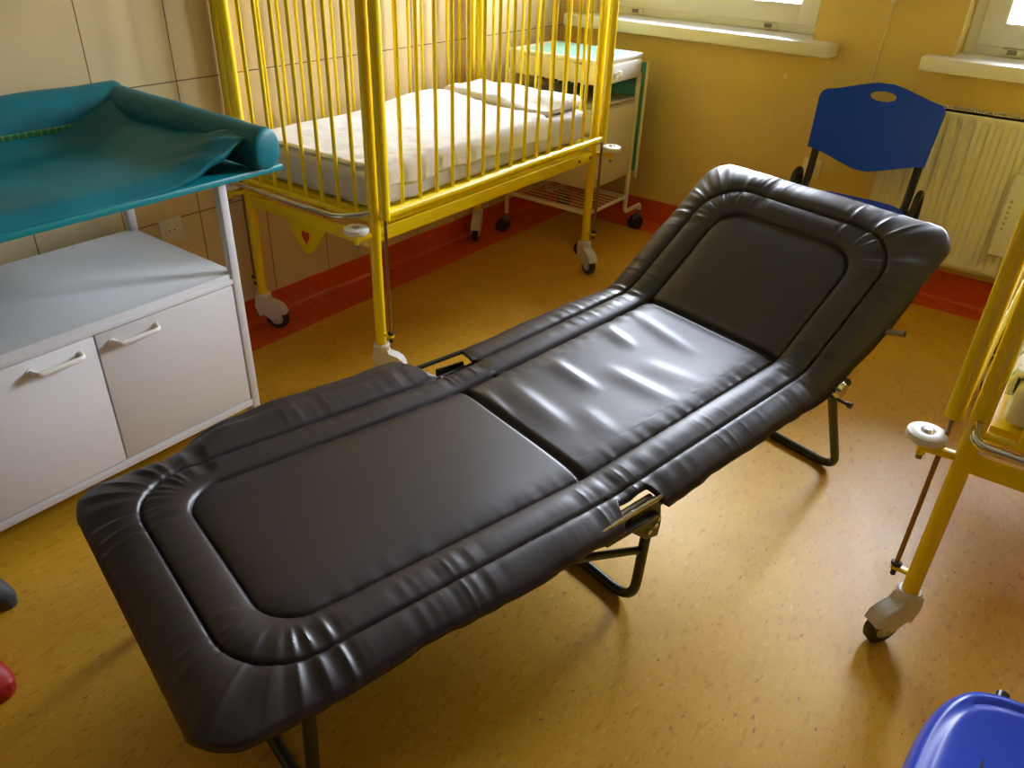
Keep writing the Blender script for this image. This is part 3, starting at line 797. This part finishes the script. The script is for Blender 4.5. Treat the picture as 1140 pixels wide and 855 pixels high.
# folded side flap (teal board, cream edge) hanging at the far side
m = MB(); m.box((qx0+.03, qx1+.015), (qy1+.012, qy1+.026), (.335, .845), .004); fl = m.build('folding_flap', M['teal_panel'], bs); part_label(fl, 'teal folding flap')
m = MB(); m.tube([(qx1+.018, qy1+.034, .845), (qx1+.018, qy1+.034, .60), (qx1+.018, qy1+.034, .30)], .007, n=10); m.build('flap_edge', M['cream_metal'], fl)
m = MB(); m.tube([(qx1-.13, qy0-.012, .868), (qx1-.075, qy0-.014, .868), (qx1-.078, qy0-.014, .79)], .0025, n=6); m.build('hook', M['rubber'], bs)

# ------------------------------------------------------------------ chairs
def chair(label, loc, rz):
    """stacking visitor chair; local frame: seat faces -y, origin on the floor below the seat centre"""
    root = thing('visitor_chair', label, 'chair', loc, 'blue plastic visitor chairs', rz)
    ORG[root.name] = Vector((0, 0, 0))
    w = .245
    # seat shell: dished, waterfall front, rolled rim
    def seat(u, v):
        X = (u*2-1); Y = (v*2-1)                       # Y=-1 front, +1 rear
        # superellipse outline
        k = 1/max(1e-6, (abs(X)**4+abs(Y)**4)**(1/4)) if max(abs(X), abs(Y)) > 0 else 1
        m_ = max(abs(X), abs(Y)); s_ = k*m_ if m_ > 0 else 1
        X, Y = X*s_, Y*s_
        x = X*(w-.012*(1-Y)*.0-.012*max(0, Y)); y = Y*.205
        z = .445-.014*(1-X*X)*(1-Y*Y)+.004*Y
        z -= .035*max(0, (-Y-.72)/.28)**2
        rim = max(0, (m_-.94)/.06); z -= .014*rim**1.6
        if .86 < m_ < .92: z -= .0035*math.sin((m_-.86)/.06*math.pi)
        return (x, y, z)
    s = wrap_sheet('seat', seat, 72, 72, M['blue'], root, thick=.009)
    # backrest: wide top with a shallow peak, curved lower edge, oval hand hole
    def outline(a):
        # polar sampling of the backrest outline, x across, z up (centre .155)
        return a
    def top(x): 
        ax_ = abs(x); return .890-.044*(.5*smooth(.02, .22, ax_)+.5*max(0, min(1, (ax_-.03)/.17)))-.034*(1-math.sqrt(max(0, 1-max(0, (ax_-.205)/.0351)**2)))
    def bot(x):
        ax_ = abs(x); return .556+.058*(.5*smooth(.0, .24, ax_)+.5*max(0, min(1, (ax_-.03)/.20)))
    bm = bmesh.new(); n = 72; nzv = 40; grid = []
    def bx(x, f):
        # taper: narrower at the bottom
        return x
    for j in range(nzv+1):
        row = []
        for i in range(n+1):
            X = (i/n*2-1); X = math.sin(X*math.pi/2)*.35+X*.65; hw = .240
            f = j/nzv
            x0_ = X*hw; zb, zt = bot(x0_), top(x0_); z = zb+(zt-zb)*f
            # round the corners and lean the sides outwards towards the top
            wid = hw+.004-.010*(1-f)
            x = X*wid
            y = .205+.055*(z-.6)/.25 - .020*(x/hw)**2 + .0
            row.append((x, y, z))
        grid.append(row)
    # hand hole: warp grid vertices near an ellipse onto it, drop faces inside
    hc, ha, hb = (0, .842), .052, .019
    def inside(p): return ((p[0]-hc[0])/ha)**2+((p[2]-hc[1])/hb)**2
    V_ = {}
    for j in range(nzv+1):
        for i in range(n+1):
            p = list(grid[j][i]); q = inside(p)
            V_[(i, j)] = [p, q]
    drop_f = set()
    for j in range(nzv):
        for i in range(n):
            c = [V_[(a, b)][1] for a, b in ((i, j), (i+1, j), (i+1, j+1), (i, j+1))]
            cc = [sum(V_[ab][0][k_] for ab in ((i, j), (i+1, j), (i+1, j+1), (i, j+1)))/4 for k_ in range(3)]
            if inside(cc) < 1: drop_f.add((i, j))
    edge = set()
    for (i, j) in drop_f:
        for a, b in ((i, j), (i+1, j), (i+1, j+1), (i, j+1)):
            nb = [(a-1, b-1), (a, b-1), (a-1, b), (a, b)]
            if any(q not in drop_f for q in nb): edge.add((a, b))
    for kx, (p, q) in V_.items():
        nb = [(kx[0]-1, kx[1]-1), (kx[0], kx[1]-1), (kx[0]-1, kx[1]), kx]
        if q < 1 and not any(n_ in drop_f for n_ in nb): edge.add(kx)
    for kx in edge:
        p, q = V_[kx]; s_ = 1/math.sqrt(max(q, 1e-6)); p[0] = hc[0]+(p[0]-hc[0])*s_; p[2] = hc[1]+(p[2]-hc[1])*s_
    bv = {k_: bm.verts.new(v[0]) for k_, v in V_.items()}
    for j in range(nzv):
        for i in range(n):
            if (i, j) not in drop_f: bm.faces.new((bv[(i, j)], bv[(i+1, j)], bv[(i+1, j+1)], bv[(i, j+1)]))
    bmesh.ops.delete(bm, geom=[v for v in bm.verts if not v.link_faces], context='VERTS')
    m = MB(); m._bm(bm, True); b = m.build('backrest', M['blue'], root, fixn=False)
    b.data.polygons.foreach_set('use_smooth', [True]*len(b.data.polygons))
    md = b.modifiers.new('t', 'SOLIDIFY'); md.thickness = .011; md.offset = 0
    md = b.modifiers.new('b', 'BEVEL'); md.width = .004; md.segments = 3; md.limit_method = 'ANGLE'; md.angle_limit = R(50)
    # oval tube frame, one loop each side
    for sg in (-1, 1):
        m = MB(); x = sg*(w-.016)
        m.tube([(x, -.165, .006), (x, -.135, .418), (x, .10, .418)], 0, .05, n=14, flat=(.014, .0085, (1, 0, 0)))
        m.build('leg', M['black_plastic'], root)
        m = MB(); x = sg*(w+.004); m.tube([(sg*(w-.02), .00, .415), (x, .13, .44), (x, .155, .515), (x, .225, .508), (x, .245, .40), (x, .300, .006)], 0, .07, n=14, flat=(.0085*1.5, .016, (1, 0, 0)))
        m.build('leg', M['black_plastic'], root)
        m = MB(); xb = sg*.208; m.tube([(xb, .18, .44), (xb, .212, .50), (xb, .236, .66), (xb, .262, .78)], 0, .03, n=14, flat=(.016, .007, (1, 0, 0)))
        m.build('back_upright', M['black_plastic'], root)
    for y, z in ((-.12, .425), (.18, .430)):
        m = MB(); m.tube([(-w, y, z), (w, y, z)], .010); m.build('seat_frame', M['black_plastic'], root)
    for (x, y) in ((-w+.016, -.165), (w-.016, -.165), (-w-.004, .300), (w+.004, .300)):
        m = MB(); m.cyl((x, y, 0), (x, y, .022), .015, 14, bev=.003); m.build('foot_cap', M['black_plastic'], root)
    return root
chair('blue plastic visitor chair by the radiator, behind the bed head', (-.775, 3.295, 0), 0)
chair('blue plastic visitor chair cut off at the bottom right corner', (.272, .866, 0), R(-92))

# ------------------------------------------------------------------ radiator
rd = thing('radiator', 'cream ribbed panel radiator on the window wall beneath the right window', 'radiator', (0, 3.69, .18))
rx0, rx1, rz0, rz1, ryf, ryb = -.745, .655, .185, .815, 3.655, 3.735
m = MB(); NX = 420; zs = [rz0, rz0+.022, rz0+.030, rz0+.036, rz0+.044, rz0+.060]+[rz0+.06+(rz1-rz0-.12)*k/6 for k in range(1, 6)]+[rz1-.060, rz1-.044, rz1-.036, rz1-.030, rz1-.022, rz1]
per = .0500; verts = []; W_ = NX+1
for z in zs:
    e = min(z-rz0, rz1-z); k = smooth(.026, .05, e)
    for i in range(NX+1):
        x = rx0+(rx1-rx0)*i/NX; ed = min(x-rx0, rx1-x); ph = ((x-rx0) % per)/per
        rib = .5-.5*math.cos(2*math.pi*ph); rib = smooth(.2, .8, rib); kk = k*smooth(.02, .03, ed)
        m.v.append((x, ryf+.010*kk*(1-rib), z))
for j in range(len(zs)-1):
    for i in range(NX): m.f.append((j*W_+i, j*W_+i+1, (j+1)*W_+i+1, (j+1)*W_+i))
fp = m.build('front_panel', M['radiator'], rd, fixn=False); fp.modifiers.new('t', 'SOLIDIFY').thickness = .006; fp.modifiers['t'].offset = -1
m = MB(); m.box((rx0, rx0+.004), (ryf+.001, ryb), (rz0+.012, rz1-.004)); m.box((rx1-.004, rx1), (ryf+.001, ryb), (rz0+.012, rz1-.004)); m.box((rx0+.004, rx1-.004), (ryb-.006, ryb), (rz0+.012, rz1-.02)); m.build('side_cover', M['radiator'], rd)
m = MB()
for k in range(116):
    x = rx0+.012+k*.012; m.box((x-.003, x+.003), (ryf+.008, ryb-.002), (rz1-.006, rz1+.0005))
m.box((rx0, rx1), (ryf+.0, ryf+.008), (rz1-.010, rz1+.001), .001); m.box((rx0, rx1), (ryb-.008, ryb), (rz1-.010, rz1+.001), .001)
m.build('top_grille', M['radiator'], rd)
m = MB()
for x in (rx0+.2, rx1-.2): m.box((x-.02, x+.02), (ryb-.004, YW+.001), (rz0+.1, rz1-.1))
m.build('wall_bracket', M['radiator'], rd)
# white plastic board leaning flat on the radiator front
hb = thing('plastic_board', 'white plastic board with a column of small green marks hung on the radiator front', 'board', (-.15, 3.64, .3))
m = MB(); pol = [(-.08, -.165), (.08, -.165), (.08, .165), (-.08, .165)]
m.box((-.238, -.06), (3.618, 3.632), (.290, .628), .006, seg=3); m.tube([(-.235, 3.619, .293), (-.063, 3.619, .293), (-.063, 3.619, .625), (-.235, 3.619, .625)], .004, closed=True, n=8)
m.build('panel', M['white_plastic'], hb)
m = MB()
for x in (-.2, -.1): m.tube([(x, 3.625, .625), (x, 3.632, .83), (x, 3.66, .83)], .003, n=6)
m.build('hanger', M['white_plastic'], hb)
m = MB()
for k in range(6): m.box((-.222, -.212), (3.6168, 3.6182), (.40+k*.022, .412+k*.022))
part_label(m.build('printed_marks', mat('green_print', (176, 182, 140), .5), hb), 'small green marks')

# ------------------------------------------------------------------ small wall items
def socket(name, lab, c, n, s=.04):
    n = Vector(n); t = Vector((0, 0, 1)).cross(n).normalized(); c = Vector(c)
    rt = Matrix((t, K, n)).transposed().to_4x4(); root = thing(name, lab, 'socket', c)
    m = MB(); m.box((-s, s), (-s, s), (0, .010), .004, Matrix.Translation(c) @ rt); m.build('cover_plate', M['cream_metal'], root)
    m = MB(); vs_ = [(.001, .0104), (.019, .0104), (.020, .0135), (.025, .0135), (.026, .0102)]
    m.lathe(vs_, c, axis=n, n=24); m.build('socket_ring', M['cream_metal'], root)
    for q in (-.0095, .0095):
        m = MB(); m.cyl(c+t*q+n*.0098, c+t*q+n*.0112, .003, 8); m.build('pin_hole', M['dark'], root)
socket('wall_socket', 'cream wall socket on the beige tiles beside the changing table', (XL, 1.375, .462), (1, 0, 0), .042)
socket('wall_socket', 'cream wall socket on the ochre wall behind the blue chair at the radiator', (-1.045, YW, .462), (0, -1, 0), .042)
bc = thing('blind_cord', 'thin white pull cord with box hanging on the ochre wall between windows', 'cord', (-.875, 3.74, 1.16))
m = MB(); m.tube([(-.871, 3.738, 1.18), (-.878, 3.742, 1.0), (-.886, 3.744, .82), (-.886, 3.744, .62)], .0022, n=6); m.build('cord', M['cord'], bc)
m = MB(); m.box((-.882, -.862), (3.728, YW), (1.165, 1.30), .004); m.build('cord_box', M['cord'], bc)
m = MB(); m.lathe([(.001, 0), (.012, 0), (.012, .002), (.001, .003)], (-1.25, YW-.001, .835), axis=(0, -1, 0)); tag(m.build('wall_plug', mat('filler_paint', (240, 220, 168), .5)), 'small pale filled spot on the ochre wall below the left window sill', 'wall plug')

# ------------------------------------------------------------------ shoes at the left edge
def shoe(name, lab, tip, ang, material, width=.09, length=.26):
    root = thing(name, lab, 'shoe', tip); d = Vector((math.cos(ang), math.sin(ang), 0)); sd = Vector((-d.y, d.x, 0)); tip = Vector(tip)
    def fn(u, v):
        # v from toe to heel, u around
        a = math.pi*u; L = v*length
        w = width/2*math.sqrt(max(0, 1-(1-min(1, v/.28))**2))*(1-.18*smooth(.35, .6, v)) if v < .85 else width/2*.82*math.sqrt(max(0, 1-((v-.85)/.15)**2))
        h = .014+.045*smooth(0, .35, v)+.02*smooth(.4, .7, v)
        return tip-d*L+sd*math.cos(a)*w+K*(.018+math.sin(a)**.8*h*(1 if w > 0 else 0))
    o = wrap_sheet('upper', fn, 30, 50, material, root, thick=.003)
    m = MB(); pts = []
    for k in range(40):
        a = 2*math.pi*k/40; x = (1-math.cos(a))/2*length; s_ = 1 if a < math.pi else -1
        v = x/length
        w = width/2*math.sqrt(max(0, 1-(1-min(1, v/.28))**2))*(1-.18*smooth(.35, .6, v)) if v < .85 else width/2*.82*math.sqrt(max(0, 1-((v-.85)/.15)**2))
        pts.append((x, s_*(w+.002)))
    mt = Matrix.Translation(tip) @ Matrix((-d, sd, K)).transposed().to_4x4()
    m.prism(pts, .018, mt @ Matrix.Translation((0, 0, .0095)), .002); m.build('sole', M['greyshoe'] if material is M['greyshoe'] else material, root)
shoe('shoe', 'dark grey shoe toe at the left edge beneath the white changing table', (-1.685, .372, 0), R(20), M['greyshoe'], .065)
shoe('shoe', 'round red shoe toe on the floor at the left edge', (-1.44, .250, 0), R(20), M['redshoe'])

# ------------------------------------------------------------------ daylight
w = bpy.data.worlds.new('overcast_sky'); scn.world = w; w.use_nodes = True
nt = w.node_tree; bg = nt.nodes['Background']; tc = nt.nodes.new('ShaderNodeTexCoord'); sp = nt.nodes.new('ShaderNodeSeparateXYZ')
rp = nt.nodes.new('ShaderNodeValToRGB'); e = rp.color_ramp.elements
e[0].position = .0; e[0].color = (.42, .44, .40, 1); e[1].position = .08; e[1].color = (.93, .93, 1.0, 1)
e2 = rp.color_ramp.elements.new(.6); e2.color = (.78, .84, 1.0, 1)
nt.links.new(tc.outputs['Generated'], sp.inputs[0]); nt.links.new(sp.outputs['Z'], rp.inputs['Fac']); nt.links.new(rp.outputs['Color'], bg.inputs['Color'])
bg.inputs['Strength'].default_value = 61.0

# ------------------------------------------------------------------ camera
cam = bpy.data.cameras.new('camera'); co = bpy.data.objects.new('camera', cam); COL.objects.link(co); scn.camera = co
cam.sensor_width = 36; cam.sensor_fit = 'HORIZONTAL'; cam.lens = 875.582/1140*36; cam.clip_start = .02
r_ = Vector((0.7987122870321786, 0.6008056205244144, 0.033034661949233775)); d_ = Vector((0.33509767669558793, -0.39853740532507703, -0.8537432187900378)); f_ = Vector((-0.49976817587462097, 0.692965037287617, -0.519645290058445))
co.matrix_world = Matrix.Translation((0, 0, 1.45)) @ Matrix((r_, -d_, -f_)).transposed().to_4x4()

scn.view_settings.view_transform = 'Standard'; scn.view_settings.look = 'None'
scn.view_settings.exposure = 0.0; scn.view_settings.gamma = 1.0; scn.view_settings.use_curve_mapping = False
try:
    scn.cycles.use_denoising = True; scn.cycles.max_bounces = 10; scn.cycles.diffuse_bounces = 6
    scn.cycles.sample_clamp_indirect = 8
except Exception: pass
